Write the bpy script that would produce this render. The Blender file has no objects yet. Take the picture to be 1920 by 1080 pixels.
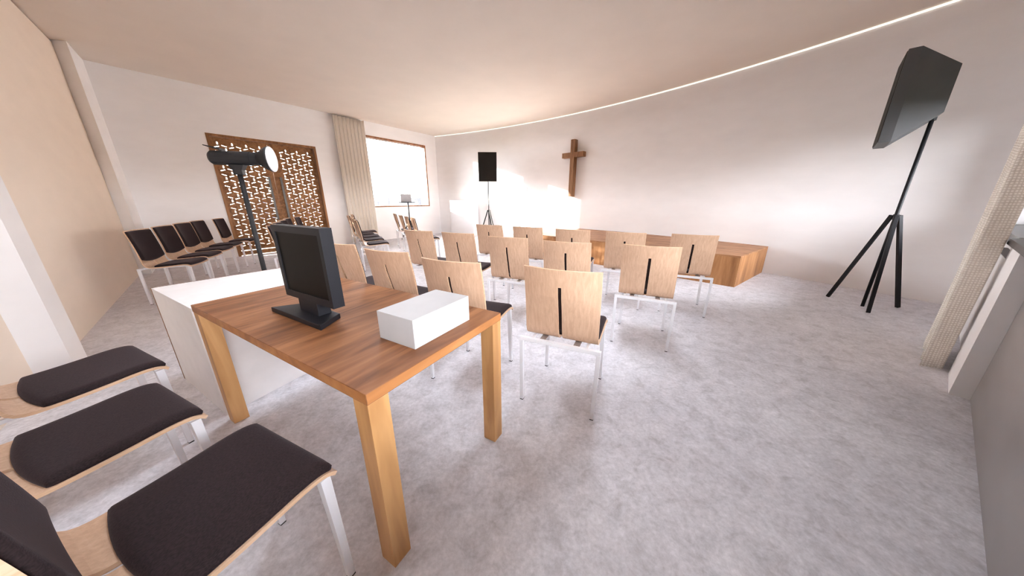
import bpy, bmesh, math, random
from mathutils import Vector, Matrix, noise as mnoise
random.seed(4)
SC = bpy.context.scene
COL = SC.collection
PI = math.pi
def R(d): return math.radians(d)

# ------------------------------------------------------------------ node materials
def _nt(name):
    m = bpy.data.materials.new(name); m.use_nodes = True
    nt = m.node_tree
    for n in list(nt.nodes): nt.nodes.remove(n)
    out = nt.nodes.new('ShaderNodeOutputMaterial')
    b = nt.nodes.new('ShaderNodeBsdfPrincipled')
    nt.links.new(b.outputs[0], out.inputs[0])
    return m, nt, b, out
def N(nt, t, **kw):
    n = nt.nodes.new(t)
    for k, v in kw.items():
        if k.startswith('i_'):
            key = k[2:]
            key = int(key) if key.isdigit() else key
            n.inputs[key].default_value = v
        else: setattr(n, k, v)
    return n
def coords(nt, scale=(1, 1, 1), rot=(0, 0, 0), which='Object'):
    tc = N(nt, 'ShaderNodeTexCoord'); mp = N(nt, 'ShaderNodeMapping')
    mp.inputs['Scale'].default_value = scale; mp.inputs['Rotation'].default_value = rot
    nt.links.new(tc.outputs[which], mp.inputs[0]); return mp.outputs[0]
def ramp(nt, fac, stops):
    r = N(nt, 'ShaderNodeValToRGB'); e = r.color_ramp.elements
    while len(e) < len(stops): e.new(0.5)
    for el, (p, c) in zip(e, stops):
        el.position = p; el.color = (c[0], c[1], c[2], 1)
    nt.links.new(fac, r.inputs[0]); return r.outputs[0]
def add_bump(nt, b, h, strength, dist=0.01):
    bp = N(nt, 'ShaderNodeBump'); bp.inputs['Strength'].default_value = strength; bp.inputs['Distance'].default_value = dist
    nt.links.new(h, bp.inputs['Height']); nt.links.new(bp.outputs[0], b.inputs['Normal'])
def plain(name, col, rough=0.5, metal=0.0, spec=0.5):
    m, nt, b, _ = _nt(name)
    b.inputs['Base Color'].default_value = (*col, 1); b.inputs['Roughness'].default_value = rough
    b.inputs['Metallic'].default_value = metal; b.inputs['Specular IOR Level'].default_value = spec
    # a trace of tonal variation so that nothing is perfectly flat
    nz = N(nt, 'ShaderNodeTexNoise'); nz.inputs['Scale'].default_value = 9; nz.inputs['Detail'].default_value = 3
    nt.links.new(coords(nt), nz.inputs['Vector'])
    c = ramp(nt, nz.outputs[0], [(0.3, [x * 0.965 for x in col]), (0.7, [min(1, x * 1.03) for x in col])])
    nt.links.new(c, b.inputs['Base Color'])
    return m
def wood(name, dark, mid, light, scale=(14, 1.0, 14), rough=0.5, fine=1.0, spec=0.4, dist=1.2):
    """grain runs along the axis with the small scale number"""
    m, nt, b, _ = _nt(name)
    v = coords(nt, scale)
    n1 = N(nt, 'ShaderNodeTexNoise'); n1.inputs['Scale'].default_value = 1.0; n1.inputs['Detail'].default_value = 3.5
    n1.inputs['Roughness'].default_value = 0.55; n1.inputs['Distortion'].default_value = dist
    nt.links.new(v, n1.inputs['Vector'])
    v2 = coords(nt, tuple(s * 7 for s in scale))
    n2 = N(nt, 'ShaderNodeTexNoise'); n2.inputs['Scale'].default_value = 1.0; n2.inputs['Detail'].default_value = 2
    nt.links.new(v2, n2.inputs['Vector'])
    mx = N(nt, 'ShaderNodeMath', operation='MULTIPLY_ADD'); mx.inputs[1].default_value = 0.18 * fine
    nt.links.new(n2.outputs[0], mx.inputs[0]); nt.links.new(n1.outputs[0], mx.inputs[2])
    c = ramp(nt, mx.outputs[0], [(0.40, dark), (0.58, mid), (0.78, light)])
    nt.links.new(c, b.inputs['Base Color'])
    b.inputs['Roughness'].default_value = rough; b.inputs['Specular IOR Level'].default_value = spec
    add_bump(nt, b, n2.outputs[0], 0.06, 0.004)
    return m
def plaster(name, col, bump=0.12):
    m, nt, b, _ = _nt(name)
    n1 = N(nt, 'ShaderNodeTexNoise'); n1.inputs['Scale'].default_value = 2.2; n1.inputs['Detail'].default_value = 6
    nt.links.new(coords(nt, (1, 1, 2.6), which='Object'), n1.inputs['Vector'])
    n2 = N(nt, 'ShaderNodeTexNoise'); n2.inputs['Scale'].default_value = 9; n2.inputs['Detail'].default_value = 8; n2.inputs['Distortion'].default_value = .6
    nt.links.new(coords(nt, (1, 1, 3.2)), n2.inputs['Vector'])
    c = ramp(nt, n1.outputs[0], [(0.3, [x * 0.972 for x in col]), (0.7, [min(1, x * 1.012) for x in col])])
    nt.links.new(c, b.inputs['Base Color']); b.inputs['Roughness'].default_value = 0.85; b.inputs['Specular IOR Level'].default_value = 0.25
    add_bump(nt, b, n2.outputs[0], bump, 0.006)
    return m
def concrete(name):
    m, nt, b, _ = _nt(name)
    v = coords(nt)
    n1 = N(nt, 'ShaderNodeTexNoise'); n1.inputs['Scale'].default_value = 1.1; n1.inputs['Detail'].default_value = 5
    n2 = N(nt, 'ShaderNodeTexNoise'); n2.inputs['Scale'].default_value = 9; n2.inputs['Detail'].default_value = 9; n2.inputs['Roughness'].default_value = .72; n2.inputs['Distortion'].default_value = .5
    n3 = N(nt, 'ShaderNodeTexNoise'); n3.inputs['Scale'].default_value = 46; n3.inputs['Detail'].default_value = 6; n3.inputs['Roughness'].default_value = .7
    for n in (n1, n2, n3): nt.links.new(v, n.inputs['Vector'])
    c2 = ramp(nt, n2.outputs[0], [(0.30, (.52, .515, .545)), (0.50, (.70, .70, .745)), (0.70, (.82, .82, .87))])
    c1 = ramp(nt, n1.outputs[0], [(0.3, (.90, .89, .90)), (0.7, (1.04, 1.04, 1.04))])
    c3 = ramp(nt, n3.outputs[0], [(0.3, (.80, .80, .80)), (0.7, (1.12, 1.12, 1.12))])
    a = N(nt, 'ShaderNodeMix', data_type='RGBA', blend_type='MULTIPLY'); a.inputs[0].default_value = 1
    nt.links.new(c2, a.inputs[6]); nt.links.new(c1, a.inputs[7])
    d = N(nt, 'ShaderNodeMix', data_type='RGBA', blend_type='MULTIPLY'); d.inputs[0].default_value = 1
    nt.links.new(a.outputs[2], d.inputs[6]); nt.links.new(c3, d.inputs[7])
    nt.links.new(d.outputs[2], b.inputs['Base Color'])
    b.inputs['Roughness'].default_value = .62; b.inputs['Specular IOR Level'].default_value = .35
    add_bump(nt, b, n3.outputs[0], .10, .004)
    return m
def weave(name, c_lo, c_hi, sc=230.0, bump=.5):
    m, nt, b, _ = _nt(name)
    tc = N(nt, 'ShaderNodeUVMap')
    mp = N(nt, 'ShaderNodeMapping'); mp.inputs['Scale'].default_value = (1, 1, 1); nt.links.new(tc.outputs[0], mp.inputs[0])
    w1 = N(nt, 'ShaderNodeTexWave', wave_type='BANDS', bands_direction='X'); w1.inputs['Scale'].default_value = sc; w1.inputs['Distortion'].default_value = 1.5; w1.inputs['Detail'].default_value = 2
    w2 = N(nt, 'ShaderNodeTexWave', wave_type='BANDS', bands_direction='Y'); w2.inputs['Scale'].default_value = sc; w2.inputs['Distortion'].default_value = 1.5; w2.inputs['Detail'].default_value = 2
    nt.links.new(mp.outputs[0], w1.inputs[0]); nt.links.new(mp.outputs[0], w2.inputs[0])
    mu = N(nt, 'ShaderNodeMath', operation='MULTIPLY'); nt.links.new(w1.outputs[1], mu.inputs[0]); nt.links.new(w2.outputs[1], mu.inputs[1])
    nz = N(nt, 'ShaderNodeTexNoise'); nz.inputs['Scale'].default_value = 25; nz.inputs['Detail'].default_value = 4; nt.links.new(mp.outputs[0], nz.inputs['Vector'])
    ad = N(nt, 'ShaderNodeMath', operation='MULTIPLY_ADD'); ad.inputs[1].default_value = .6; nt.links.new(nz.outputs[0], ad.inputs[0]); nt.links.new(mu.outputs[0], ad.inputs[2])
    c = ramp(nt, ad.outputs[0], [(.25, c_lo), (.9, c_hi)])
    nt.links.new(c, b.inputs['Base Color']); b.inputs['Roughness'].default_value = .9; b.inputs['Specular IOR Level'].default_value = .15
    add_bump(nt, b, mu.outputs[0], bump, .004)
    return m
def fabric(name, lo, hi):
    m, nt, b, _ = _nt(name)
    n1 = N(nt, 'ShaderNodeTexNoise'); n1.inputs['Scale'].default_value = 320; n1.inputs['Detail'].default_value = 2
    nt.links.new(coords(nt, (1, .55, 1)), n1.inputs['Vector'])
    c = ramp(nt, n1.outputs[0], [(.32, lo), (.68, hi)])
    nt.links.new(c, b.inputs['Base Color']); b.inputs['Roughness'].default_value = .85; b.inputs['Specular IOR Level'].default_value = .25
    b.inputs['Sheen Weight'].default_value = .12; b.inputs['Sheen Roughness'].default_value = .4
    b.inputs['Sheen Tint'].default_value = (.75, .6, .68, 1)
    add_bump(nt, b, n1.outputs[0], .35, .002)
    return m
def thin_glass(name):
    m, nt, b, out = _nt(name); nt.nodes.remove(b)
    t = N(nt, 'ShaderNodeBsdfTransparent'); g = N(nt, 'ShaderNodeBsdfGlossy'); g.inputs['Roughness'].default_value = .02
    fr = N(nt, 'ShaderNodeFresnel'); fr.inputs[0].default_value = 1.45
    mx = N(nt, 'ShaderNodeMixShader'); nt.links.new(fr.outputs[0], mx.inputs[0]); nt.links.new(t.outputs[0], mx.inputs[1]); nt.links.new(g.outputs[0], mx.inputs[2])
    nt.links.new(mx.outputs[0], out.inputs[0]); return m
def emit(name, col, s):
    m, nt, b, out = _nt(name); nt.nodes.remove(b)
    e = N(nt, 'ShaderNodeEmission'); e.inputs[0].default_value = (*col, 1); e.inputs[1].default_value = s
    nt.links.new(e.outputs[0], out.inputs[0]); return m
def steel(name):
    m, nt, b, _ = _nt(name)
    n1 = N(nt, 'ShaderNodeTexNoise'); n1.inputs['Scale'].default_value = 3; n1.inputs['Detail'].default_value = 2
    nt.links.new(coords(nt, (.4, .4, 1.5)), n1.inputs['Vector'])
    c = ramp(nt, n1.outputs[0], [(.3, (.40, .385, .375)), (.7, (.47, .455, .445))])
    nt.links.new(c, b.inputs['Base Color']); b.inputs['Metallic'].default_value = .75; b.inputs['Roughness'].default_value = .38
    return m
def grassy(name):
    m, nt, b, _ = _nt(name)
    n1 = N(nt, 'ShaderNodeTexNoise'); n1.inputs['Scale'].default_value = 6; n1.inputs['Detail'].default_value = 8
    nt.links.new(coords(nt), n1.inputs['Vector'])
    c = ramp(nt, n1.outputs[0], [(.3, (.004, .0075, .001)), (.55, (.009, .0125, .002)), (.75, (.017, .018, .0045))])
    nt.links.new(c, b.inputs['Base Color']); b.inputs['Roughness'].default_value = 1
    return m

M = dict(
    plaster=plaster('white_plaster', (.865, .86, .87)),
    ceil=plaster('ceiling_paint', (.76, .69, .62), .02),
    panel=plaster('cream_panel_paint', (.86, .765, .665), .0),
    floor=concrete('grey_mottled_floor'),
    table_top=wood('table_top_wood', (.13, .046, .016), (.235, .092, .034), (.36, .16, .066), (9, 1.1, 9), .48, 1.0),
    table_leg=wood('table_leg_wood', (.44, .22, .082), (.60, .325, .13), (.70, .405, .18), (6, 6, 1.0), .5, .6),
    table_edge=wood('table_edge_wood', (.30, .115, .035), (.43, .18, .06), (.55, .27, .10), (5, 1.5, 5), .5, .6),
    stage_top=wood('stage_top_wood', (.25, .105, .045), (.37, .175, .078), (.48, .25, .12), (2.2, 9, 9), .5, 1.0),
    stage_side=wood('stage_side_wood', (.27, .115, .042), (.41, .19, .072), (.52, .27, .12), (7, 7, .9), .55, 1.0),
    door=wood('door_wood', (.17, .072, .024), (.26, .118, .042), (.36, .175, .07), (10, 10, .8), .55, 1.0),
    cross=wood('cross_wood', (.17, .075, .03), (.25, .12, .052), (.34, .18, .085), (14, 14, 1.2), .6, 1.0),
    win=wood('window_frame_wood', (.20, .075, .03), (.28, .11, .045), (.36, .16, .07), (6, 6, 1.5), .5, .6),
    ply=wood('beech_plywood', (.55, .355, .235), (.605, .40, .27), (.655, .45, .315), (70, 70, 1.3), .42, .7, .4, .3),
    ply_edge=wood('beech_edge', (.62, .40, .25), (.70, .48, .32), (.76, .55, .39), (3, 3, 60), .5, .6),
    pad=fabric('dark_brown_upholstery', (.012, .0065, .0072), (.028, .0165, .018)),
    leg=plain('pale_grey_metal', (.80, .80, .835), .42, .0, .5),
    bracket=plain('brown_grey_bracket', (.27, .22, .20), .5),
    glide=plain('black_glide', (.02, .02, .02), .6),
    white=plain('white_laminate', (.83, .815, .815), .5),
    card=plain('white_card', (.47, .47, .48), .6),
    edge=plain('brown_edge_band', (.22, .10, .05), .5),
    mon=plain('monitor_plastic', (.012, .0125, .017), .5, 0, .3),
    scr=plain('monitor_screen', (.007, .006, .005), .5, 0, .12),
    blk=plain('black_powder_coat', (.010, .010, .012), .55, 0, .2),
    spk=plain('dark_grey_speaker', (.085, .088, .094), .55, 0, .3),
    grille=plain('black_speaker_grille', (.016, .014, .012), .75, 0, .2),
    lampb=plain('black_lamp_body', (.018, .019, .022), .55),
    lens=plain('white_lamp_lens', (.80, .83, .88), .35),
    curtain=weave('beige_woven_curtain', (.68, .62, .54), (.94, .89, .82), 19., .6),
    curtain_b=weave('grey_beige_woven_curtain', (.84, .79, .72), (.96, .92, .86), 60., .25),
    slate=plain('dark_slate', (.050, .044, .044), .4),
    gap=plain('black_joint', (.01, .01, .01), .6),
    steel=steel('brushed_steel'),
    radiator=plain('radiator_enamel', (.78, .78, .79), .35),
    rad_end=plain('radiator_grey_end', (.20, .19, .20), .5),
    glass=thin_glass('window_glass'),
    led=emit('led_strip', (1.0, .88, .74), .45),
    handle=plain('grey_handle', (.15, .145, .14), .45, .4),
    grass=grassy('grass_ground'),
    fence=plain('pale_fence_panel', (.056, .056, .062), .9, 0, .02),
    fence2=plain('fence_joint', (.44, .43, .46), .8),
    laptop=plain('grey_laptop', (.48, .47, .48), .5, .1),
)

# ------------------------------------------------------------------ mesh helpers
def link(name, me, mat=None, parent=None, smooth=False):
    o = bpy.data.objects.new(name, me); COL.objects.link(o)
    if mat is not None:
        for mm in (mat if isinstance(mat, (list, tuple)) else [mat]): me.materials.append(mm)
    if parent is not None: o.parent = parent
    if smooth:
        for p in me.polygons: p.use_smooth = True
    return o
def finish(bm, name, mat=None, parent=None, smooth=False, bevel=0, recalc=True):
    if recalc: bmesh.ops.recalc_face_normals(bm, faces=bm.faces)
    if bevel:
        bmesh.ops.bevel(bm, geom=[e for e in bm.edges if e.calc_face_angle(0) > .5], offset=bevel, segments=2, affect='EDGES', profile=.6)
    me = bpy.data.meshes.new(name); bm.to_mesh(me); bm.free()
    return link(name, me, mat, parent, smooth)
def box(bm, lo, hi, mi=0, X=None):
    vs = []
    for x, y, z in ((0,0,0),(1,0,0),(1,1,0),(0,1,0),(0,0,1),(1,0,1),(1,1,1),(0,1,1)):
        p = Vector(((hi if x else lo)[0], (hi if y else lo)[1], (hi if z else lo)[2]))
        vs.append(bm.verts.new(X @ p if X is not None else p))
    for f in ((0,3,2,1),(4,5,6,7),(0,1,5,4),(1,2,6,5),(2,3,7,6),(3,0,4,7)):
        fc = bm.faces.new([vs[i] for i in f]); fc.material_index = mi
    return vs
def prism(bm, pts, z0, z1, mi=0):
    a = [bm.verts.new((x, y, z0)) for x, y in pts]; b = [bm.verts.new((x, y, z1)) for x, y in pts]
    n = len(pts)
    bm.faces.new(list(reversed(a))).material_index = mi; bm.faces.new(b).material_index = mi
    for i in range(n): bm.faces.new((a[i], a[(i+1) % n], b[(i+1) % n], b[i])).material_index = mi
def loft(bm, rings, cap=True, closed=True):
    """rings: lists of equal-length points"""
    V = [[bm.verts.new(p) for p in r] for r in rings]
    n = len(V[0])
    for a, b in zip(V, V[1:]):
        for i in range(n if closed else n - 1):
            bm.faces.new((a[i], a[(i+1) % n], b[(i+1) % n], b[i]))
    if cap:
        bm.faces.new(list(reversed(V[0]))); bm.faces.new(V[-1])
def tube(bm, a, b, r0, r1=None, n=10):
    a, b = Vector(a), Vector(b); r1 = r0 if r1 is None else r1
    d = (b - a).normalized(); s = d.orthogonal().normalized(); t = d.cross(s)
    loft(bm, [[p + (s * math.cos(2*PI*i/n) + t * math.sin(2*PI*i/n)) * r for i in range(n)] for p, r in ((a, r0), (b, r1))])
def sqbar(bm, a, b, w0, w1=None, up=(0, 1, 0)):
    """square-section bar from a to b (w = full width)"""
    a, b = Vector(a), Vector(b); w1 = w0 if w1 is None else w1
    d = (b - a).normalized(); s = d.cross(Vector(up)).normalized(); t = s.cross(d).normalized()
    loft(bm, [[p + (s*sx + t*sy) * w/2 for sx, sy in ((-1,-1),(1,-1),(1,1),(-1,1))] for p, w in ((a, w0), (b, w1))])
def tag(o, label, cat, group=None):
    o['label'] = label; o['category'] = cat
    if group: o['group'] = group
    return o
def thing(name, loc, rz, label, cat, group=None):
    o = bpy.data.objects.new(name, None); COL.objects.link(o); o.empty_display_size = .1
    o.location = loc; o.rotation_euler = (0, 0, rz)
    return tag(o, label, cat, group)
def struct(o):
    o['kind'] = 'structure'; return o

# ------------------------------------------------------------------ room plan (metres, camera above the origin)
H = 3.539
A1 = R(54.664); D1 = 9.208                      # back wall (door and window)
U1 = Vector((math.cos(A1), math.sin(A1))); N1 = Vector((-math.sin(A1), math.cos(A1)))      # N1 points outdoors
A2 = R(135.145); D2 = 1.134                     # left wall of cream panels
U2 = Vector((math.cos(A2), math.sin(A2))); N2 = Vector((-math.sin(A2), math.cos(A2)))      # N2 points outdoors
A3 = R(34.7); Q3 = Vector((3.042, 1.721))       # right wall, kitchen counter
U3 = Vector((math.cos(A3), math.sin(A3))); N3 = Vector((-math.sin(A3), math.cos(A3)))      # N3 points into the room
CC = Vector((-9.256, -2.934)); CR = 16.146      # curved front wall
def p1(s, off=0): return U1 * s + N1 * (D1 + off)
def p2(s, off=0): return U2 * s + N2 * (D2 + off)
def p3(s, off=0): return Q3 + U3 * s + N3 * off
def isect(p, d, q, e):
    m = d.x * e.y - d.y * e.x; w = q - p; return p + d * ((w.x * e.y - w.y * e.x) / m)
def circ_hit(p, d):
    w = p - CC; b = w.dot(d); c = w.length_squared - CR * CR; return p + d * (-b + math.sqrt(b*b - c))
def arc(t): return CC + Vector((math.cos(t), math.sin(t))) * CR
cornerA = circ_hit(p1(5), U1); thA = math.atan2(*(cornerA - CC).yx)
cornerB = circ_hit(p3(0, -.13), U3); thB = math.atan2(*(cornerB - CC).yx)
SA = (cornerA - p1(0)).dot(U1)
SB = (cornerB - p3(0, -.13)).dot(U3)
KO = -.66                                        # kitchen wall offset behind the counter
cornerC = isect(p2(0), U2, p3(0, KO), U3)        # behind the camera
SC3 = (cornerC - p3(0, KO)).dot(U3)
SC2 = (cornerC - p2(0)).dot(U2)
cornerD = isect(p2(0), U2, p1(0), U1)
SD1 = (cornerD - p1(0)).dot(U1); SD2 = (cornerD - p2(0)).dot(U2)

def wall_boxes(bm, P, s0, s1, o0, o1, holes, z0=0, z1=H):
    """wall slab between offsets o0..o1 with rectangular holes (sa, sb, za, zb)"""
    cuts = sorted({s0, s1, *[h[0] for h in holes], *[h[1] for h in holes]})
    for a, b in zip(cuts, cuts[1:]):
        hs = sorted([(h[2], h[3]) for h in holes if h[0] <= a and h[1] >= b])
        z = z0
        for za, zb in hs + [(z1, z1)]:
            if za - z > 1e-4:
                pts = [P(a, o0), P(b, o0), P(b, o1), P(a, o1)]
                prism(bm, [(p.x, p.y) for p in pts], z, za)
            z = zb
DOOR = (1.80, 3.90, 0.0, 2.645)
WIN = (5.283, 7.562, 1.06, 3.156)
WT = .26
# back wall with the door and the window
bm = bmesh.new(); wall_boxes(bm, p1, SD1 - .3, SA + .3, 0, WT, [DOOR, WIN]); struct(finish(bm, 'wall_back', M['plaster']))
# curved front wall
bm = bmesh.new(); k = 72
ts = [thA + .012 + (thB - .03 - thA - .012) * i / k for i in range(k + 1)]
def ring(t): 
    c, s = math.cos(t), math.sin(t); return [(CC.x + c*r, CC.y + s*r, z) for r, z in ((CR, 0), (CR + .25, 0), (CR + .25, H), (CR, H))]
loft(bm, [ring(t) for t in ts]); struct(finish(bm, 'wall_front', M['plaster']))
# left wall: cream panels slightly lower than the ceiling, plaster behind
bm = bmesh.new(); wall_boxes(bm, p2, SC2 - .3, SD2 + .1, 0, .08, [], 0, 3.508); struct(finish(bm, 'wall_left', M['panel']))
bm = bmesh.new(); wall_boxes(bm, p2, SC2 - .3, SD2 + .3, .081, .3, []); struct(finish(bm, 'wall_left_backing', M['plaster']))
# plaster pillars standing proud of the panels
near_s = [3.70, 4.71, 8.385, None]
pil = [(3.70, 4.0), (8.385, 9.6)]
def pillar(name, sa, pts):
    bm = bmesh.new(); prism(bm, pts, 0, H); return struct(finish(bm, name, M['plaster']))
PR = -.146
def P2(s, off): v = p2(s, off); return (v.x, v.y)
pillar('pillar_1', 0, [P2(3.70, .07), P2(3.70, 0), P2(3.785, PR), P2(4.08, PR), P2(4.12, .07)])
dw = isect(p2(0, PR), U2, p1(0), U1); dw2 = isect(p2(0, .06), U2, p1(0), U1)
pillar('pillar_2', 0, [P2(8.415, .06), P2(8.415, 0), P2(8.31, PR), (dw.x, dw.y), (dw2.x, dw2.y)])
# right wall: low parapet with stub, window above, pier and header
PO = -.13
def P3(s, off): v = p3(s, off); return (v.x, v.y)
bm = bmesh.new()
wall_boxes(bm, p3, .45, SB + .25, -.42, PO, [(.60, 2.80, 1.0, 2.3)])
prism(bm, [P3(0, -.42), P3(.449, -.42), P3(.449, 0), P3(0, 0)], 0, 1.0)
prism(bm, [P3(.0, -.42), P3(.449, -.42), P3(.449, PO), P3(0, PO)], 1.04, H)
struct(finish(bm, 'wall_right', M['plaster']))
bm = bmesh.new(); wall_boxes(bm, p3, SC3 - .25, -.001, KO - .25, KO, [(SC3 + .15, -.25, 1.12, 1.9)])
prism(bm, [P3(0, -.9), P3(.0, -.421), P3(-.0, -.421), P3(-.18, -.62), P3(-.18, -.9)], 0, H)
struct(finish(bm, 'wall_kitchen', M['plaster']))
# floor and ceiling follow the plan
arc_pts = [(arc(t).x, arc(t).y) for t in [thB + (thA - thB) * i / 48 for i in range(49)]]
plan = [P3(SC3 - .1, KO - .1), P3(0.1, KO - .1), P3(.2, -.4), P3(SB + .02, -.4)] 
plan_in = [(cornerC.x, cornerC.y), P3(-.1, KO), P3(.0, -.3), P3(SB, -.3)] + arc_pts + [(cornerD.x, cornerD.y)]
cx = sum(p[0] for p in plan_in) / len(plan_in); cy = sum(p[1] for p in plan_in) / len(plan_in)
def grow(pts, g): 
    o = []
    for x, y in pts:
        v = Vector((x - cx, y - cy)); v = v * (1 + g / v.length); o.append((cx + v.x, cy + v.y))
    return o
bm = bmesh.new(); prism(bm, grow(plan_in, .12), -.2, 0); struct(finish(bm, 'floor', M['floor']))
# two invented roof openings, out of view, added to daylight the near floor
ADDED_ROOFLIGHTS = [(-1.75, -1.14, 1.7, 3.9), (.62, 1.14, 2.0, 4.05)]
outer = grow(plan_in, .5)
cu = bpy.data.curves.new('ceilc', 'CURVE'); cu.dimensions = '2D'; cu.fill_mode = 'BOTH'; cu.extrude = .125
for pts in [outer] + [[(a, c), (b, c), (b, d), (a, d)] for a, b, c, d in ADDED_ROOFLIGHTS]:
    sp_ = cu.splines.new('POLY'); sp_.points.add(len(pts) - 1); sp_.use_cyclic_u = True
    for p, q in zip(sp_.points, pts): p.co = (q[0], q[1], 0, 1)
co = bpy.data.objects.new('ceilc', cu); COL.objects.link(co)
me = bpy.data.meshes.new_from_object(co.evaluated_get(bpy.context.evaluated_depsgraph_get())); me.name = 'ceiling'
bpy.data.objects.remove(co); bpy.data.curves.remove(cu)
co = struct(link('ceiling', me, M['ceil'])); co.location = (0, 0, H + .125)
for i, (a, b, c, d) in enumerate(ADDED_ROOFLIGHTS):  # added rooflights, unseen from the camera, brighten the near half
    o = struct(bpy.data.objects.new('window_%d' % (4 + i), None)); COL.objects.link(o)
    bm = bmesh.new(); z0, z1 = H + .2505, H + .95
    for lo, hi in (((a - .08, c - .08), (a, d + .08)), ((b, c - .08), (b + .08, d + .08)), ((a, c - .08), (b, c)), ((a, d), (b, d + .08))): box(bm, (*lo, z0), (*hi, z1))
    finish(bm, 'window_frame', M['white'], o)  # tall curb of the added opening keeps the low sun out
    bm = bmesh.new(); box(bm, (a - .08, c - .08, z1 + .001), (b + .08, d + .08, z1 + .012)); finish(bm, 'window_pane', M['glass'], o)

# glowing line where the curved wall meets the ceiling
bm = bmesh.new()
def lring(t):
    c, s = math.cos(t), math.sin(t); return [(CC.x + c*r, CC.y + s*r, z) for r, z in ((CR - .016, H - .026), (CR - .001, H - .026), (CR - .001, H - .004), (CR - .016, H - .004))]
loft(bm, [lring(t) for t in ts])
tag(finish(bm, 'light_strip', M['led']), 'thin glowing cream light strip along the curved wall under the ceiling', 'light strip')

# ------------------------------------------------------------------ window_1 (back wall), the right window, and an unseen kitchen window added for daylight
def window(name, P, N_, s0, s1, z0, z1, off_in, depth, fw=.05, mats=('win', 'glass'), bars=()):
    o = bpy.data.objects.new(name, None); COL.objects.link(o); struct(o)
    bm = bmesh.new()
    def q(sa, sb, oa, ob, za, zb):
        pts = [P(sa, oa), P(sb, oa), P(sb, ob), P(sa, ob)]; prism(bm, [(p.x, p.y) for p in pts], za, zb)
    a, b = off_in, off_in + depth
    q(s0, s0 + fw, a, b, z0, z1); q(s1 - fw, s1, a, b, z0, z1)
    q(s0 + fw, s1 - fw, a, b, z0, z0 + fw * .8); q(s0 + fw, s1 - fw, a, b, z1 - fw, z1)
    finish(bm, 'window_frame', M[mats[0]], o)
    for t in bars:
        bm = bmesh.new(); q(t - .03, t + .03, off_in + depth * .4, b, z0 + fw * .8, z1 - fw); finish(bm, 'mullion', M[mats[0]], o)
    bm = bmesh.new(); q(s0 + fw, s1 - fw, off_in + depth * .8, off_in + depth * .8 + .008, z0 + fw * .8, z1 - fw)
    finish(bm, 'window_pane', M[mats[1]], o)
    return o
window('window_1', p1, N1, WIN[0], WIN[1], WIN[2], WIN[3], -.012, .235, .046)
window('window_2', p3, N3, .60, 2.80, 1.041, 2.3, -.40, .10, .05, ('white', 'glass'))
window('window_3', p3, N3, SC3 + .15, -.25, 1.12, 1.9, KO - .20, .10, .05, ('white', 'glass'), bars=((SC3 - .1) / 2,))  # added out of view behind the counter to bring in more daylight

# ------------------------------------------------------------------ door_1: two leaves of pierced wood
door = bpy.data.objects.new('door_1', None); COL.objects.link(door); struct(door)
XW = Matrix(((U1.x, -N1.x, 0, 0), (U1.y, -N1.y, 0, 0), (0, 0, 1, 0), (0, 0, 0, 1)))
XW.translation = (N1.x * D1, N1.y * D1, 0)       # local: x along the wall, y into the room, z up
door.matrix_world = XW
bm = bmesh.new(); fw = .05
box(bm, (DOOR[0], -.16, 0), (DOOR[0] + fw, .012, DOOR[3])); box(bm, (DOOR[1] - fw, -.16, 0), (DOOR[1], .012, DOOR[3]))
box(bm, (DOOR[0] + fw, -.16, DOOR[3] - fw), (DOOR[1] - fw, .012, DOOR[3]))
finish(bm, 'door_frame', M['door'], door)
def leaf(x0, x1, stile_left, stile_right, mir, vx, vz):
    """flat board pierced by short slots on the edges of a honeycomb"""
    cu = bpy.data.curves.new('leafc', 'CURVE'); cu.dimensions = '2D'; cu.fill_mode = 'BOTH'; cu.extrude = .0175
    def poly(pts):
        s = cu.splines.new('POLY'); s.points.add(len(pts) - 1)
        for p, q in zip(s.points, pts): p.co = (q[0], q[1], 0, 1)
        s.use_cyclic_u = True
    z0, z1 = .012, DOOR[3] - fw - .004
    poly([(x0, z0), (x1, z0), (x1, z1), (x0, z1)])
    xa, xb = x0 + stile_left, x1 - stile_right; za, zb = z0 + .16, z1 - .075
    W, P = WP
    def slot(x, z, hl, hw, a):
        ca, sa = math.cos(a), math.sin(a)
        pts = [(-hl, -hw*.75), (-hl + hw*.3, -hw), (hl - hw*.3, -hw), (hl, -hw*.75), (hl, hw*.75), (hl - hw*.3, hw), (-hl + hw*.3, hw), (-hl, hw*.75)]
        pp = [(x + u*ca - v*sa, z + u*sa + v*ca) for u, v in pts]
        if all(xa <= u <= xb and za <= v <= zb for u, v in pp): poly(pp)
    ang = R(18)
    for r in range(-12, 30):
        zc = vz - r * P / 2
        for k in range(-8, 9):
            x = vx + (k + (r % 2) * .5) * W
            slot(x, zc, .026, .0125, PI/2)
            slot(x + mir * .085 * W, zc + .6 * P / 2, .042, .0082, mir * ang)
            slot(x + mir * .085 * W, zc - .6 * P / 2, .042, .0082, -mir * ang)
    # light gap over the bottom rail
    poly([(xa + .02, z0 + .095), (xb - .02, z0 + .095), (xb - .02, z0 + .118), (xa + .02, z0 + .118)])
    co = bpy.data.objects.new('leafc', cu); COL.objects.link(co)
    dg = bpy.context.evaluated_depsgraph_get()
    me = bpy.data.meshes.new_from_object(co.evaluated_get(dg)); bpy.data.objects.remove(co); bpy.data.curves.remove(cu)
    me.name = 'door_leaf'
    o = link('door_leaf', me, M['door'], door)
    o.matrix_local = Matrix.Translation((0, -.085, 0)) @ Matrix.Rotation(PI/2, 4, 'X')
    return o
MID = 2.86
WP = (.244, .2415)
l1 = leaf(DOOR[0] + fw + .003, MID - .002, .012, .105, -1, 1.847, 1.872)
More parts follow.
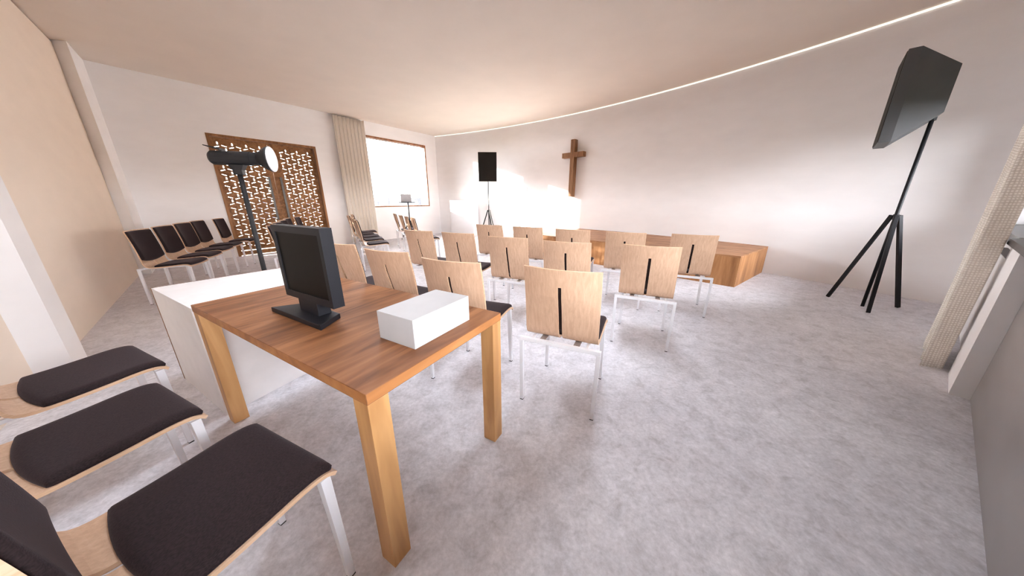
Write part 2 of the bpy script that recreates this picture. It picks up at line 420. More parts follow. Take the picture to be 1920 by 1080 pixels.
l2 = leaf(MID + .002, DOOR[1] - fw - .003, .105, .012, 1, 3.223, 2.466)
for lf, hx in ((l1, 2.745), (l2, 2.990)):
    bm = bmesh.new()
    box(bm, (hx - .024, .806, -.035 - .0175), (hx + .024, 1.83, -.015 - .0175))
    for z in (.95, 1.68): box(bm, (hx - .012, z - .015, -.036), (hx + .012, z + .015, -.012))
    hb = finish(bm, 'handle', M['handle'], lf, bevel=.004)

# ------------------------------------------------------------------ the chair
SEAT_PATH = [(-.012, .932), (-.001, .88), (.015, .80), (.031, .70), (.042, .61), (.047, .555), (.0515, .520), (.062, .494), (.083, .4795), (.115, .4745),
             (.17, .4745), (.24, .478), (.31, .4835), (.37, .489), (.415, .4905), (.448, .487), (.470, .4775), (.486, .463)]
def smooth_path(pts, n):
    P = [Vector((p[0], p[1])) for p in pts]; out = []
    for i in range(len(P) - 1):
        p0, a, b, p3_ = P[max(i-1, 0)], P[i], P[i+1], P[min(i+2, len(P)-1)]
        for k in range(n):
            t = k / n
            out.append(.5 * ((2*a) + (b - p0)*t + (2*p0 - 5*a + 4*b - p3_)*t*t + (3*a - p0 - 3*b + p3_)*t**3))
    out.append(P[-1]); return out
PATH = smooth_path(SEAT_PATH, 3)
LEN = [0.0]
for a, b in zip(PATH, PATH[1:]): LEN.append(LEN[-1] + (b - a).length)
def path_at(s):
    s = max(0.0, min(LEN[-1] - 1e-6, s))
    for i in range(len(LEN) - 1):
        if LEN[i + 1] >= s: break
    t = (s - LEN[i]) / (LEN[i+1] - LEN[i]); p = PATH[i].lerp(PATH[i+1], t)
    j0, j1 = max(i - 1, 0), min(i + 2, len(PATH) - 1)
    d = (PATH[j1] - PATH[j0]).normalized()
    return p, Vector((-d.y, d.x))     # normal points to the sitter (front / up)
def half_w(s): 
    f = s / LEN[-1]; return .2215 + .003 * f
def shell_pt(x, s, h):
    p, n = path_at(s)
    wb = max(0.0, min(1.0, (.47 - s) / .30))
    y = p.x - .040 * (1 - (x / .222) ** 2) * wb
    wsit = max(0.0, min(1.0, (s - .52) / .2))
    z = p.y - .006 * (1 - (x / .222) ** 2) * wsit
    return Vector((x, y + n.x * h, z + n.y * h))
S_SLOT0 = next(l for l, p in zip(LEN, PATH) if p.y < .845); S_SLOT1 = next(l for l, p in zip(LEN, PATH) if p.x > .105)
def shell_bm():
    bm = bmesh.new(); th = .0125
    xs = [-1, -.985, -.8, -.6, -.4, -.2, -.049, .049, .2, .4, .6, .8, .985, 1]
    ss = sorted(set([LEN[-1] * i / 52 for i in range(53)] + [S_SLOT0, S_SLOT1]))
    grid = {}
    for side, h in ((0, 0.0), (1, -th)):
        for j, s in enumerate(ss):
            for i, u in enumerate(xs):
                x = u * half_w(s)
                # rounded front corners
                if s > LEN[-1] - .03 and abs(u) > .9: x *= 1 - .012 * ((s - LEN[-1] + .03) / .03) ** 2
                grid[side, j, i] = bm.verts.new(shell_pt(x, s, h))
    def hole(j, i): return i == 6 and ss[j] >= S_SLOT0 - 1e-6 and ss[j+1] <= S_SLOT1 + 1e-6
    nj, ni = len(ss), len(xs)
    solid = {(j, i) for j in range(nj - 1) for i in range(ni - 1) if not hole(j, i)}
    for j, i in solid:
        a = [grid[0, j, i], grid[0, j, i+1], grid[0, j+1, i+1], grid[0, j+1, i]]
        b = [grid[1, j, i], grid[1, j+1, i], grid[1, j+1, i+1], grid[1, j, i+1]]
        bm.faces.new(a); bm.faces.new(b)
        for (dj, di), (e0, e1) in (((-1, 0), ((j, i), (j, i+1))), ((1, 0), ((j+1, i+1), (j+1, i))), ((0, -1), ((j+1, i), (j, i))), ((0, 1), ((j, i+1), (j+1, i+1)))):
            if (j + dj, i + di) not in solid:
                f = bm.faces.new((grid[0, *e0], grid[1, *e0], grid[1, *e1], grid[0, *e1])); f.material_index = 1
    return bm
def pad_bm(sa, sb, xh, bulge_a, bulge_b, t):
    """upholstered pad on the shell between path lengths sa..sb, its ends bowed by the bulges"""
    bm = bmesh.new(); nu, nv = 20, 34
    def prof(d, r): 
        if d >= r: return 1.0
        q = 1 - d / r; return math.sqrt(max(0.0, 1 - q * q))
    def uv(i): 
        return -math.cos(PI * i / nu)
    top, bot = {}, {}
    for j in range(nv + 1):
        v = .5 - .5 * math.cos(PI * j / nv)
        for i in range(nu + 1):
            u = uv(i); 
            cr = 1 - .035 * (max(0, abs(2*v - 1) - .90) / .10) ** 2      # slightly rounded corners
            x = u * xh * cr
            s0 = sa - bulge_a * (1 - u * u); s1 = sb + bulge_b * (1 - u * u)
            s = s0 + (s1 - s0) * v
            d = min((1 - abs(u)) * xh, v * (s1 - s0), (1 - v) * (s1 - s0))
            h = t * (.20 + .80 * prof(d, .030))
            top[j, i] = bm.verts.new(shell_pt(x, s, h)); bot[j, i] = bm.verts.new(shell_pt(x, s, .0006))
    for j in range(nv):
        for i in range(nu):
            bm.faces.new((top[j, i], top[j+1, i], top[j+1, i+1], top[j, i+1]))
            bm.faces.new((bot[j, i], bot[j, i+1], bot[j+1, i+1], bot[j+1, i]))
    for i in range(nu):
        bm.faces.new((top[0, i], top[0, i+1], bot[0, i+1], bot[0, i])); bm.faces.new((top[nv, i+1], top[nv, i], bot[nv, i], bot[nv, i+1]))
    for j in range(nv):
        bm.faces.new((top[j+1, 0], top[j, 0], bot[j, 0], bot[j+1, 0])); bm.faces.new((top[j, nu], top[j+1, nu], bot[j+1, nu], bot[j, nu]))
    return bm
def s_of(test): return next(l for l, p in zip(LEN, PATH) if test(p))
def make_chair():
    t = thing('stacking_chair', (0, 0, 0), 0, '', 'chair')
    finish(shell_bm(), 'seat_shell', [M['ply'], M['ply_edge']], t, smooth=False)
    finish(pad_bm(.013, s_of(lambda p: p.y < .575), .2145, 0, .030, .026), 'back_pad', M['pad'], t, smooth=True)
    finish(pad_bm(s_of(lambda p: p.x > .128), LEN[-1] - .016, .2165, .026, 0.004, .025), 'seat_pad', M['pad'], t, smooth=True)
    bm = bmesh.new(); w = .024
    sqbar(bm, (-.2495, 0, .456), (.2495, 0, .456), w, up=(0, 0, 1))
    for sx in (-1, 1):
        sqbar(bm, (sx*.168, .012, .4575), (sx*.160, .452, .4635), .017, up=(0, 0, 1))
    sqbar(bm, (-.200, .447, .4625), (.200, .447, .4625), .018, up=(0, 0, 1))
    finish(bm, 'frame', M['leg'], t, bevel=.002)
    for sx in (-1, 1):
        for kind in (0, 1):
            bm = bmesh.new()
            if kind == 0: a, b = (sx*.238, 0, .4445), (sx*.232, 0, .006)
            else: a, b = (sx*.200, .452, .462), (sx*.2105, .461, .006)
            sqbar(bm, b, a, .0225 if kind == 0 else .022, .024 if kind == 0 else .030)
            lg = finish(bm, 'leg', M['leg'], t, bevel=.0018)
            bm = bmesh.new(); sqbar(bm, (b[0], b[1], 0), (b[0], b[1], .0065), .021); finish(bm, 'glide', M['glide'], lg)
        bm = bmesh.new(); box(bm, (sx*.105 - .018, .008, .4605), (sx*.105 + .018, .105, .4665)); finish(bm, 'bracket', M['bracket'], t)
    return t
CH = make_chair()
def kids(o): return [c for c in bpy.data.objects if c.parent is o]
used = []
def chair(x, y, deg, label, group):
    if not used: r = CH
    else:
        r = CH.copy(); COL.objects.link(r)
        for c in kids(CH):
            d = c.copy(); COL.objects.link(d); d.parent = r
            for g in kids(c):
                e = g.copy(); COL.objects.link(e); e.parent = d
    used.append(r)
    r.location = (x, y, 0); r.rotation_euler = (0, 0, R(deg)); tag(r, label, 'chair', group); return r
G0 = 'chairs in the foreground left of the wooden table'
chair(-.964, .370, -24.7, 'beech chair with dark seat nearest the camera, lower left corner', G0)
chair(-1.627, .619, -24.7, 'middle one of the three dark-seated chairs left of the wooden table', G0)
chair(-2.177, .970, -24.7, 'dark-seated beech chair nearest the left wall, beside the near white pillar', G0)
G1 = 'chairs in the first row beyond the table'
chair(-1.518, 2.552, -25.2, 'beech chair back partly hidden by the black monitor, first row behind the table', G1)
chair(-.940, 2.177, -24.8, 'beech chair behind the table between the monitor and the white box', G1)
chair(-.386, 1.814, -23.6, 'beech chair right behind the white box, its seat showing past the table corner', G1)
chair(.279, 1.572, -24.9, 'largest chair back in view, beech with a dark slot, right of the table', G1)
G2 = 'chairs in the second row'
chair(-1.157, 3.660, -26.5, 'second-row beech chair at the left end, in front of the side-on curtain row', G2)
chair(-.619, 3.379, -25.1, 'second-row beech chair, second from the left, behind the white box', G2)
chair(-.042, 2.990, -24.2, 'middle beech chair of the second row, below the far speaker', G2)
chair(.502, 2.653, -24.4, 'second-row beech chair straight behind the largest chair back, below the cross', G2)
chair(1.162, 2.409, -25.4, 'second-row beech chair at the right end, standing out on open floor', G2)
G3 = 'chairs in the third row before the stage'
chair(-.340, 4.476, -24.6, 'third-row beech chair at the left end, in front of the far speaker stand', G3)
chair(.221, 4.129, -24.7, 'third-row beech chair just left of the stage end', G3)
chair(.778, 3.758, -25.0, 'third-row beech chair in front of the stage, directly below the cross', G3)
chair(1.332, 3.432, -25.8, 'third-row beech chair in front of the stage, second from the right', G3)
chair(1.991, 3.193, -25.9, 'third-row beech chair at the right end, before the stage corner', G3)
def side(pts, labels, group, yaw=-66):
    c, s = math.cos(R(yaw)), math.sin(R(yaw))        # pts are the upper right corners of the backrests
    for (x, y), l in zip(pts, labels): chair(x - c * .221 - s * .011, y - s * .221 + c * .011, yaw, l, group)
side([(-4.65, 3.52), (-4.98, 4.08), (-5.31, 4.64), (-5.61, 5.17), (-5.84, 5.80)],
     ['dark padded chair at the near end of the row along the left wall', 'second dark padded chair from the near end of the left wall row',
      'third dark padded chair of the left wall row', 'fourth dark padded chair of the left wall row, overlapped by the third',
      'dark padded chair at the far end of the left wall row, beside the pierced door'], 'chairs in the row along the left wall')
side([(-3.50, 4.22), (-3.83, 4.74), (-4.14, 5.27), (-4.47, 5.83), (-4.67, 6.39)],
     ['dark padded chair mostly hidden behind the monitor, its beech edge showing on the left', 'second chair of the row behind the monitor, only its top corner showing',
      'third chair of the row behind the monitor, only its top corner showing', 'fourth chair of the row behind the monitor, before the door handles',
      'farthest chair of the row behind the monitor, standing apart before the right door leaf'], 'chairs in the row between monitor and door')
side([(-2.79, 5.35), (-3.12, 5.91), (-3.42, 6.40), (-3.74, 6.85), (-3.94, 7.41)],
     ['nearest chair of the row seen from the side before the striped curtain', 'second nearest chair of the side-on row before the curtain',
      'middle chair of the side-on row before the curtain', 'fourth chair of the side-on row, its back farthest left before the curtain',
      'farthest chair of the side-on row before the curtain'], 'chairs in the side-on row before the curtain', -61)
side([(-2.02, 6.15), (-2.36, 6.74), (-2.69, 7.28), (-3.14, 8.07)],
     ['nearest of the side-on chairs below the window, its seat showing past a chair back', 'second of the side-on chairs below the window, in front of the music stand legs',
      'third of the side-on chairs below the window', 'farthest of the side-on chairs below the window, its thin legs in view'], 'chairs in the side-on row below the window', -64.5)

# ------------------------------------------------------------------ table with monitor and box
TX, TY, TYAW, TW, TD = -1.7359, 1.4711, R(-29.95), 1.5108, .742
tu = Vector((math.cos(TYAW), math.sin(TYAW))); tv = Vector((-tu.y, tu.x))
def T(u, v): q = Vector((TX, TY)) + tu * u + tv * v; return (q.x, q.y)
c = T(TW/2, TD/2)
tb = thing('wooden_table', (c[0], c[1], 0), TYAW, 'oiled wooden table with square legs carrying the black monitor and white box', 'table')
bm = bmesh.new(); box(bm, (-TW/2, -TD/2, .7105), (TW/2, TD/2, .75)); 
for f in bm.faces: f.material_index = 0 if abs(f.normal.z) > .5 else 1
bmesh.ops.recalc_face_normals(bm, faces=bm.faces)
bm.normal_update()
for f in bm.faces: f.material_index = 0 if abs(f.normal.z) > .5 else 1
finish(bm, 'tabletop', [M['table_top'], M['table_edge']], tb, bevel=.0025)
for sx in (-1, 1):
    for sy in (-1, 1):
        bm = bmesh.new(); w = .074
        x0, x1 = sorted((sx * (TW/2 - .0015), sx * (TW/2 - w))); y0, y1 = sorted((sy * (TD/2 - .0015), sy * (TD/2 - w)))
        box(bm, (x0, y0, 0), (x1, y1, .7104)); finish(bm, 'leg', M['table_leg'], tb, bevel=.002)
# monitor
c = T(.735, .24)
mo = thing('monitor', (c[0], c[1], .7502), TYAW, 'black flat monitor on a low stand, on the wooden table', 'monitor')
bm = bmesh.new()
prism(bm, [(-.236, -.066), (.214, -.066), (.147, .060), (-.155, .060)], 0, .025)
finish(bm, 'stand_base', M['mon'], mo, bevel=.003)
bm = bmesh.new(); loft(bm, [[(x, y, z) for x, y in ((-.06, -.012), (.105, -.012), (.105, .045), (-.06, .045))] for z in (.0252, .086)])
bmesh.ops.recalc_face_normals(bm, faces=bm.faces)
box(bm, (-.035, .040, .05), (.08, .060, .20)); finish(bm, 'neck', M['mon'], mo, bevel=.002)
bm = bmesh.new(); sx0, sx1, sz0, sz1 = -.172, .243, .087, .432; b = .026
for lo, hi in (((sx0, -.012, sz0), (sx0 + b, .038, sz1)), ((sx1 - b, -.012, sz0), (sx1, .038, sz1)), ((sx0 + b, -.012, sz0), (sx1 - b, .038, sz0 + b + .008)), ((sx0 + b, -.012, sz1 - b - .004), (sx1 - b, .038, sz1))): box(bm, lo, hi)
box(bm, (sx0 + b, .012, sz0 + b), (sx1 - b, .038, sz1 - b))
finish(bm, 'casing', M['mon'], mo)
bm = bmesh.new(); box(bm, (sx0 + b, -.007, sz0 + b + .008), (sx1 - b, .0115, sz1 - b - .004)); finish(bm, 'screen', M['scr'], mo)
# white box
c = T(1.3285, .4265)
bm = bmesh.new(); box(bm, (-.102, -.1655, 0), (.102, .1655, .119)); 
wb = finish(bm, 'white_box', M['card'], bevel=.0015)
wb.location = (c[0], c[1], .7502); wb.rotation_euler = (0, 0, TYAW); tag(wb, 'plain white oblong box on the near corner of the wooden table', 'box')

# ------------------------------------------------------------------ white desk left of the table
A_, B_, C_, D_ = (-1.787, 1.509), (-2.470, 1.899), (-2.055, 2.505), (-1.545, 2.10)
dk = thing('white_desk', (-1.97, 2.0, 0), 0, 'white panelled desk with a brown edge, left of the wooden table', 'desk')
def sub(p): return (p[0] + 1.97, p[1] - 2.0)
bm = bmesh.new(); prism(bm, [sub(A_), sub(D_), sub(C_), sub(B_)], 0.0, .694); finish(bm, 'body', M['white'], dk)
bm = bmesh.new(); prism(bm, [sub(A_), sub(D_), sub(C_), sub(B_)], .6945, .7145); finish(bm, 'top_panel', M['white'], dk)
bm = bmesh.new()
d = (Vector(C_) - Vector(B_)).normalized(); nn = Vector((-d.y, d.x))
b0, b1 = Vector(B_) + nn * .001 - d * .003, Vector(C_) + nn * .001
prism(bm, [sub(b0), sub(b1), sub(b1 + nn * .016), sub(b0 + nn * .016)], 0, .7135); finish(bm, 'back_board', M['edge'], dk)

# ------------------------------------------------------------------ stands and speakers
def stand(loc, z_top, leg_z, angs, label, rot=0, r=.354, group=None):
    t = thing('speaker_stand', (loc[0], loc[1], 0), 0, label, 'stand', group)
    bm = bmesh.new(); tube(bm, (0, 0, .0), (0, 0, z_top), .017, n=12); finish(bm, 'pole', M['blk'], t, True)
    bm = bmesh.new(); tube(bm, (0, 0, leg_z - .05), (0, 0, leg_z + .012), .024, n=12); finish(bm, 'collar', M['blk'], t)
    for a in angs:
        bm = bmesh.new(); c, s = math.cos(R(a)), math.sin(R(a))
        sqbar(bm, (c * r, s * r, .014), (c * .034, s * .034, leg_z), .034, up=(-s, c, 0)); finish(bm, 'leg', M['blk'], t, bevel=.003)
    return t
def speaker(loc, z, fwd, label):
    yaw = math.atan2(fwd[1], fwd[0]) - PI/2
    t = thing('loudspeaker', (loc[0], loc[1], z), yaw, label, 'speaker')
    bm = bmesh.new()
    hw, hr = .289, .197; zf0, zf1, zr0, zr1 = -.220, .6425, .028, .44; yf, yp, yr = .339, .252, -.035
    def rg(w, y, za, zb): return [(-w, y, za), (w, y, za), (w, y, zb), (-w, y, zb)]
    loft(bm, [rg(hw, yf, zf0, zf1), rg(hw, yp, zf0, zf1), rg(hr, yr, zr0, zr1)])
    finish(bm, 'cabinet', M['spk'], t, bevel=.002)
    bm = bmesh.new(); loft(bm, [rg(hw - .012, yf + .0005, zf0 + .012, zf1 - .012), rg(hw - .016, yf + .006, zf0 + .016, zf1 - .016)])
    finish(bm, 'grille', M['grille'], t)
    bm = bmesh.new(); tube(bm, (0, 0, -.012), (0, 0, .045), .03, n=12); finish(bm, 'pole_socket', M['blk'], t)
    return t
stand((4.448, 3.458), 2.095, 1.12, (104, 227.5, 347.4), 'black three-legged stand under the large speaker at right')
speaker((4.448, 3.458), 2.107, (-.694, .72), 'large dark grey wedge speaker high on a stand at right')
stand((-.787, 10.15), 2.048, .955, (75, 195, 315), 'thin black stand of the far speaker near the curved wall')
speaker((-.787, 10.15), 2.060, (.055, -1), 'black speaker facing the room on a stand near the far wall')

# music stand with laptop under the window
ms = thing('tripod_stand', (-3.41, 9.912, 0), 0, 'thin black tripod stand with a flat tray, in front of the window', 'stand')
bm = bmesh.new(); tube(bm, (0, 0, 0), (0, 0, 1.20), .017, n=10); finish(bm, 'pole', M['blk'], ms, True)
for a in (196, 76, -44):
    bm = bmesh.new(); c, s = math.cos(R(a)), math.sin(R(a)); sqbar(bm, (c*.30, s*.30, .014), (c*.03, s*.03, .62), .034, up=(-s, c, 0)); finish(bm, 'leg', M['blk'], ms)
bm = bmesh.new(); Xr = Matrix.Rotation(R(20), 4, 'Z')
box(bm, (-.275, -.16, 1.20), (.22, .16, 1.216), X=Xr); finish(bm, 'tray', M['blk'], ms)
lp = thing('laptop', (-3.458, 9.905, 1.2165), R(20), 'grey open laptop seen from behind on the tripod tray', 'laptop')
bm = bmesh.new(); box(bm, (-.16, -.10, 0), (.16, .13, .014)); finish(bm, 'keyboard_base', M['laptop'], lp, bevel=.002)
bm = bmesh.new(); loft(bm, [[(-.16, -.108, .006), (.16, -.108, .006), (.16, -.099, .006), (-.16, -.099, .006)], [(-.16, -.165, .250), (.16, -.165, .250), (.16, -.157, .250), (-.16, -.157, .250)]]); finish(bm, 'lid', M['laptop'], lp)

# stage spotlight on its pole behind the desk
LX, LY = -2.535, 2.894
la = thing('spotlight', (LX, LY, 0), math.atan2(.28, .96), 'black spotlight with flared white front on a tall pole by the desk', 'spotlight')
bm = bmesh.new(); tube(bm, (0, 0, .02), (0, 0, 1.545), .0205, n=14); finish(bm, 'pole', M['lampb'], la, True)
bm = bmesh.new(); tube(bm, (0, 0, 0), (0, 0, .018), .17, .165, n=28); finish(bm, 'base_plate', M['lampb'], la)
bm = bmesh.new()
def rr(w, d, z): return [(-w, -d, z), (w, -d, z), (w, d, z), (-w, d, z)]
loft(bm, [rr(.036, .03, 1.515), rr(.036, .03, 1.553), rr(.060, .042, 1.600)]); finish(bm, 'mounting_bracket', M['lampb'], la, bevel=.003)
bm = bmesh.new()
def cring(x, r, zc=1.657, n=20): return [(x, r * math.cos(2*PI*i/n), zc + r * math.sin(2*PI*i/n)) for i in range(n)]
loft(bm, [cring(-.188, .046), cring(-.170, .060), cring(.120, .060), cring(.122, .055), cring(.172, .055)])
finish(bm, 'lamp_body', M['lampb'], la)
bm = bmesh.new(); loft(bm, [cring(.172, .054), cring(.196, .067), cring(.226, .090), cring(.256, .106), cring(.278, .113)]); finish(bm, 'flared_hood', M['lampb'], la, True)
bm = bmesh.new(); loft(bm, [cring(.2785, .111), cring(.284, .109)]); finish(bm, 'lens', M['lens'], la)
bm = bmesh.new(); loft(bm, [[(-.195, -.05, 1.750), (-.195, .05, 1.750), (-.195, .05, 1.757), (-.195, -.05, 1.757)], [(-.085, -.045, 1.715), (-.085, .045, 1.715), (-.085, .045, 1.735), (-.085, -.045, 1.735)]])
box(bm, (-.100, -.03, 1.700), (-.080, .03, 1.722))
finish(bm, 'rear_flap', M['lampb'], la)

# ------------------------------------------------------------------ stage, cross, cabinet
F0, F1 = (3.425, 4.285), (.10, 7.62)
def near_wall(p, eps=.012):
    v = Vector(p) - CC; v = v * ((CR - eps) / v.length); q = CC + v; return (q.x, q.y)
bl, br = near_wall((1.40, 9.25)), near_wall((4.68, 5.27))
t0, t1 = (math.atan2(*(Vector(q) - CC).yx) for q in (br, bl))
back = [(CC.x + math.cos(t) * (CR - .012), CC.y + math.sin(t) * (CR - .012)) for t in [t0 + (t1 - t0) * i / 24 for i in range(25)]]
SX, SY = 2.2, 6.6
stg = thing('stage', (SX, SY, 0), R(-45), 'low wooden stage along the curved wall under the cross', 'stage')
ri = Matrix.Rotation(R(45), 2)
poly = [tuple(ri @ Vector((x - SX, y - SY))) for x, y in [F1, F0] + back]
bm = bmesh.new(); prism(bm, poly, 0, .4595); finish(bm, 'platform_side', M['stage_side'], stg)
bm = bmesh.new(); prism(bm, poly, .46, .483); finish(bm, 'platform_top', M['stage_top'], stg)
# cross on the curved wall
cw = Vector((1.80, 8.884)); rad = (cw - CC).normalized(); cw = CC + rad * CR
yaw = math.atan2(-rad.y, -rad.x) + PI/2      # local -y faces the room
cr = thing('wooden_cross', (cw.x, cw.y, 1.373), yaw, 'brown wooden cross hanging on the curved wall above the stage', 'cross')
bm = bmesh.new(); box(bm, (-.062, -.165, 0), (.062, -.012, 1.494)); finish(bm, 'upright', M['cross'], cr, bevel=.003)
for sx in (-1, 1):
    bm = bmesh.new(); x0, x1 = sorted((sx * .0625, sx * .335)); box(bm, (x0, -.160, 1.04), (x1, -.016, 1.17)); finish(bm, 'arm', M['cross'], cr, bevel=.003)
bm = bmesh.new(); box(bm, (-.02, -.0115, 1.25), (.02, .002, 1.35)); finish(bm, 'wall_fixing', M['cross'], cr)
# white cabinet by the curved wall
tg = Vector((-.867, .498)); inn = Vector((-.498, -.867))
fr = Vector((-1.399, 10.737)); ctr = fr + tg * .53 - inn * .165
cab = thing('white_cabinet', (ctr.x, ctr.y, 0), math.atan2(-tg.y, -tg.x), 'plain white chest-high cabinet in the sunlight against the far curved wall', 'cabinet')
bm = bmesh.new(); box(bm, (-.53, -.163, .0), (.53, .163, 1.235)); finish(bm, 'body', M['plaster'], cab, bevel=.003)
bm = bmesh.new(); box(bm, (-.53, -.166, 1.2355), (.53, .163, 1.262)); finish(bm, 'top_panel', M['plaster'], cab, bevel=.003)

# ------------------------------------------------------------------ curtains
def curtain(name, P, s0, s1, o0, o1, z0, z1, folds, mat, label, into):
    """pleated cloth between s0..s1 along a wall, offsets o0..o1"""
    bm = bmesh.new(); uvl = bm.loops.layers.uv.new('UVMap'); n = folds * 16; nz = 26; V = []
    L = 0; prev = None; Us = []
    for i in range(n + 1):
        t = i / n; ph = 2 * PI * folds * t
        s = s0 + (s1 - s0) * t + .012 * math.sin(2 * ph); a = 2 * abs(math.sin(ph / 2)) ** .45 - 1
        o = (o0 + o1) / 2 - a * (o1 - o0) / 2
        col = []
        for j in range(nz + 1):
            z = z0 + (z1 - z0) * j / nz
            wob = .006 * math.sin(3.1 * z + 9 * t) * (1 - j / nz)
            p = P(s + wob, o + .5 * wob); col.append(bm.verts.new((p.x, p.y, z)))
        p = P(s, o)
        if prev is not None: L += (p - prev).length
        prev = p; Us.append(L); V.append(col)
    for i in range(n):
        for j in range(nz):
            f = bm.faces.new((V[i][j], V[i+1][j], V[i+1][j+1], V[i][j+1])); f.smooth = True
            for lp_, (a, b) in zip(f.loops, ((i, j), (i+1, j), (i+1, j+1), (i, j+1))):
                lp_[uvl].uv = (Us[a], z0 + (z1 - z0) * b / nz)
    o = finish(bm, name, mat, None, True, recalc=True)
    md = o.modifiers.new('thickness', 'SOLIDIFY'); md.thickness = .006; md.offset = 0
    return tag(o, label, 'curtain')
curtain('window_curtain', p1, 4.43, 5.27, -.03, -.155, .03, 3.50, 8, M['curtain_b'], 'pleated beige curtain between the pierced door and the window', -1)
curtain('window_curtain', p3, .385, 1.02, .030, .137, .02, 3.36, 4, M['curtain'], 'coarse woven beige curtain at the right edge beside the parapet', 1)

# ------------------------------------------------------------------ right side: sill, counter, cabinet, radiator
def slab3(name, pts, z0, z1, mat, parent=None, bevel=0):
    bm = bmesh.new(); prism(bm, [P3(*q) for q in pts], z0, z1); return finish(bm, name, mat, parent, bevel=bevel)
struct(slab3('trim_1', [(.565, -.419), (2.86, -.419), (2.86, -.02), (.565, -.02)], 1.0005, 1.040, M['slate']))
tag(slab3('worktop', [(SC3 + .12, KO + .002), (-.01, KO + .002), (-.01, -.129), (.507, -.129), (.507, .02), (SC3 + .12, .02)][:6], 1.0005, 1.041, M['slate']),
    'dark stone worktop slab over the steel cabinet at the right edge', 'worktop')
cb = thing('kitchen_cabinet', (*P3(-1.25, -.36), 0), A3, 'tall grey brushed steel cabinet front in the lower right corner', 'cabinet')
bm = bmesh.new(); box(bm, (-1.25, -.28, 0), (1.247, .258, .999)); finish(bm, 'carcass', M['steel'], cb)
bm = bmesh.new(); box(bm, (-1.25, .2585, .002), (1.247, .277, .998)); finish(bm, 'front_panel', M['steel'], cb, bevel=.002)
rd = thing('radiator', (*P3(1.35, -.075), .10), A3, 'white flat radiator on the wall below the right window sill', 'radiator')
bm = bmesh.new(); box(bm, (-.66, .0375, .0), (.66, .045, .76)); finish(bm, 'front_plate', M['radiator'], rd, bevel=.004)
bm = bmesh.new(); box(bm, (-.66, -.035, .0), (.66, .037, .752)); finish(bm, 'convector', M['rad_end'], rd)
for sx in (-.4, .4):
    bm = bmesh.new(); box(bm, (sx - .02, -.054, .3), (sx + .02, -.0355, .5)); finish(bm, 'wall_bracket', M['radiator'], rd)

# ------------------------------------------------------------------ outdoors
bm = bmesh.new(); g = 140
for f in ((-g, -g, g, g),):
    vs = [bm.verts.new(p) for p in ((f[0], f[1], -.22), (f[2], f[1], -.22), (f[2], f[3], -.22), (f[0], f[3], -.22))]; bm.faces.new(vs)
struct(finish(bm, 'ground', M['grass']))
fe = thing('garden_fence', (-7.2, 24.0, -.22), 0, 'pale panelled fence standing outside beyond the window', 'fence')
for k in range(14):
    bm = bmesh.new(); x1 = -.02 - k * .95; box(bm, (x1 - .94, -.03, 0), (x1, .03, 1.66)); finish(bm, 'fence_panel', M['fence'], fe)

# ------------------------------------------------------------------ light
sun_e, sun_a = R(14.5), R(9.4)
d = Vector((math.cos(sun_a) * math.cos(sun_e), -math.sin(sun_a) * math.cos(sun_e), -math.sin(sun_e)))
sl = bpy.data.lights.new('sun', 'SUN'); sl.energy = 21.0; sl.color = (1.0, .91, .80); sl.angle = R(.8)
so = bpy.data.objects.new('sun', sl); COL.objects.link(so); so.rotation_euler = d.to_track_quat('-Z', 'Y').to_euler(); so.location = (-20, 5, 12)
w = bpy.data.worlds.new('sky'); SC.world = w; w.use_nodes = True; nt = w.node_tree
bg = nt.nodes['Background']
tc = nt.nodes.new('ShaderNodeTexCoord'); sp = nt.nodes.new('ShaderNodeSeparateXYZ'); nt.links.new(tc.outputs['Generated'], sp.inputs[0])
cr_ = ramp(nt, sp.outputs[2], [(.0, (.97, .97, 1.0)), (.25, (.93, .95, 1.0)), (1.0, (.84, .90, 1.0))]); nt.links.new(cr_, bg.inputs[0])
mr = N(nt, 'ShaderNodeMapRange', interpolation_type='SMOOTHSTEP'); mr.inputs[1].default_value = .05; mr.inputs[2].default_value = .6; mr.inputs[3].default_value = 9.5; mr.inputs[4].default_value = 12.0
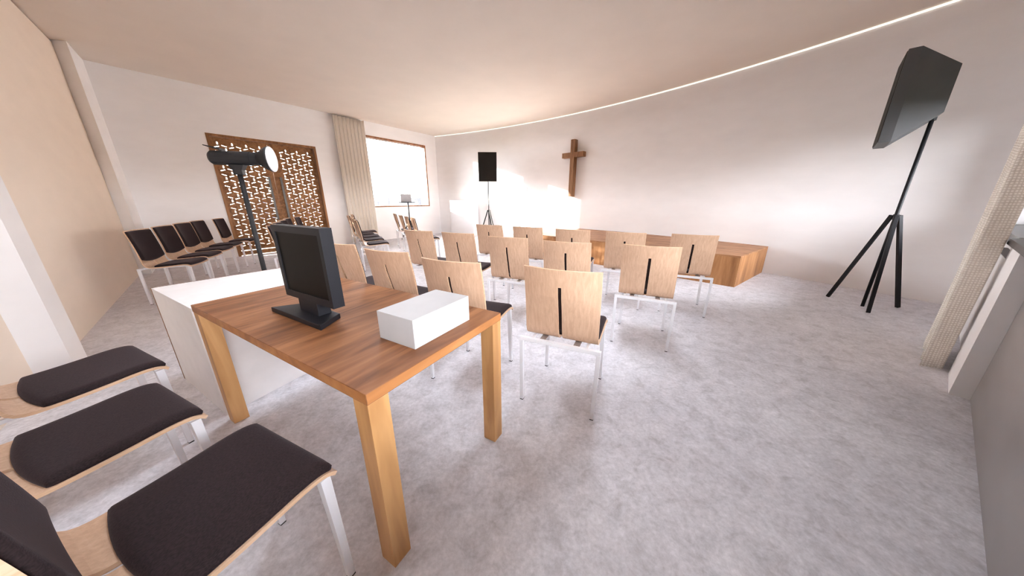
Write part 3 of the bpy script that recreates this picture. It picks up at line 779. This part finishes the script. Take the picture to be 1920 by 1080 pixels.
nt.links.new(sp.outputs[2], mr.inputs[0]); nt.links.new(mr.outputs[0], bg.inputs[1])
def portal(P, n_in, s0, s1, z0, z1, off):
    l = bpy.data.lights.new('window_portal', 'AREA'); l.shape = 'RECTANGLE'; l.size = abs(s1 - s0); l.size_y = z1 - z0
    l.cycles.is_portal = True
    o = bpy.data.objects.new('window_portal', l); COL.objects.link(o); q = P((s0 + s1) / 2, off)
    o.location = (q.x, q.y, (z0 + z1) / 2); o.rotation_euler = Vector((n_in.x, n_in.y, 0)).to_track_quat('-Z', 'Y').to_euler()
portal(p1, -N1, WIN[0], WIN[1], WIN[2], WIN[3], WT + .02)
portal(p1, -N1, DOOR[0], DOOR[1], DOOR[2], DOOR[3], WT + .02)
portal(p3, N3, .60, 2.80, 1.04, 2.3, -.44)
portal(p3, N3, SC3 + .15, -.25, 1.12, 1.9, KO - .27)

for a, b, c, d in ADDED_ROOFLIGHTS:
    l = bpy.data.lights.new('window_portal', 'AREA'); l.shape = 'RECTANGLE'; l.size = b - a; l.size_y = d - c; l.cycles.is_portal = True
    o = bpy.data.objects.new('window_portal', l); COL.objects.link(o); o.location = ((a + b) / 2, (c + d) / 2, H + .97)

# ------------------------------------------------------------------ camera and output look
cam = bpy.data.cameras.new('camera'); cam.sensor_width = 36; cam.lens = 544.034 / 1920 * 36; cam.clip_start = .05; cam.clip_end = 500
co = bpy.data.objects.new('camera', cam); COL.objects.link(co); co.location = (0, 0, 1.2939); co.rotation_euler = (R(90 - 16.9388), 0, 0)
SC.camera = co
vs = SC.view_settings; SC.display_settings.display_device = 'sRGB'; vs.view_transform = 'Standard'; vs.look = 'None'; vs.exposure = 1.64; vs.gamma = 1.0; vs.use_curve_mapping = False
cy_ = SC.cycles
cy_.use_denoising = True
try: cy_.denoiser = 'OPENIMAGEDENOISE'
except Exception: pass
cy_.filter_width = 1.15
cy_.max_bounces = 14; cy_.diffuse_bounces = 10; cy_.transparent_max_bounces = 16; cy_.sample_clamp_indirect = 8.0
cy_.caustics_reflective = False; cy_.caustics_refractive = False
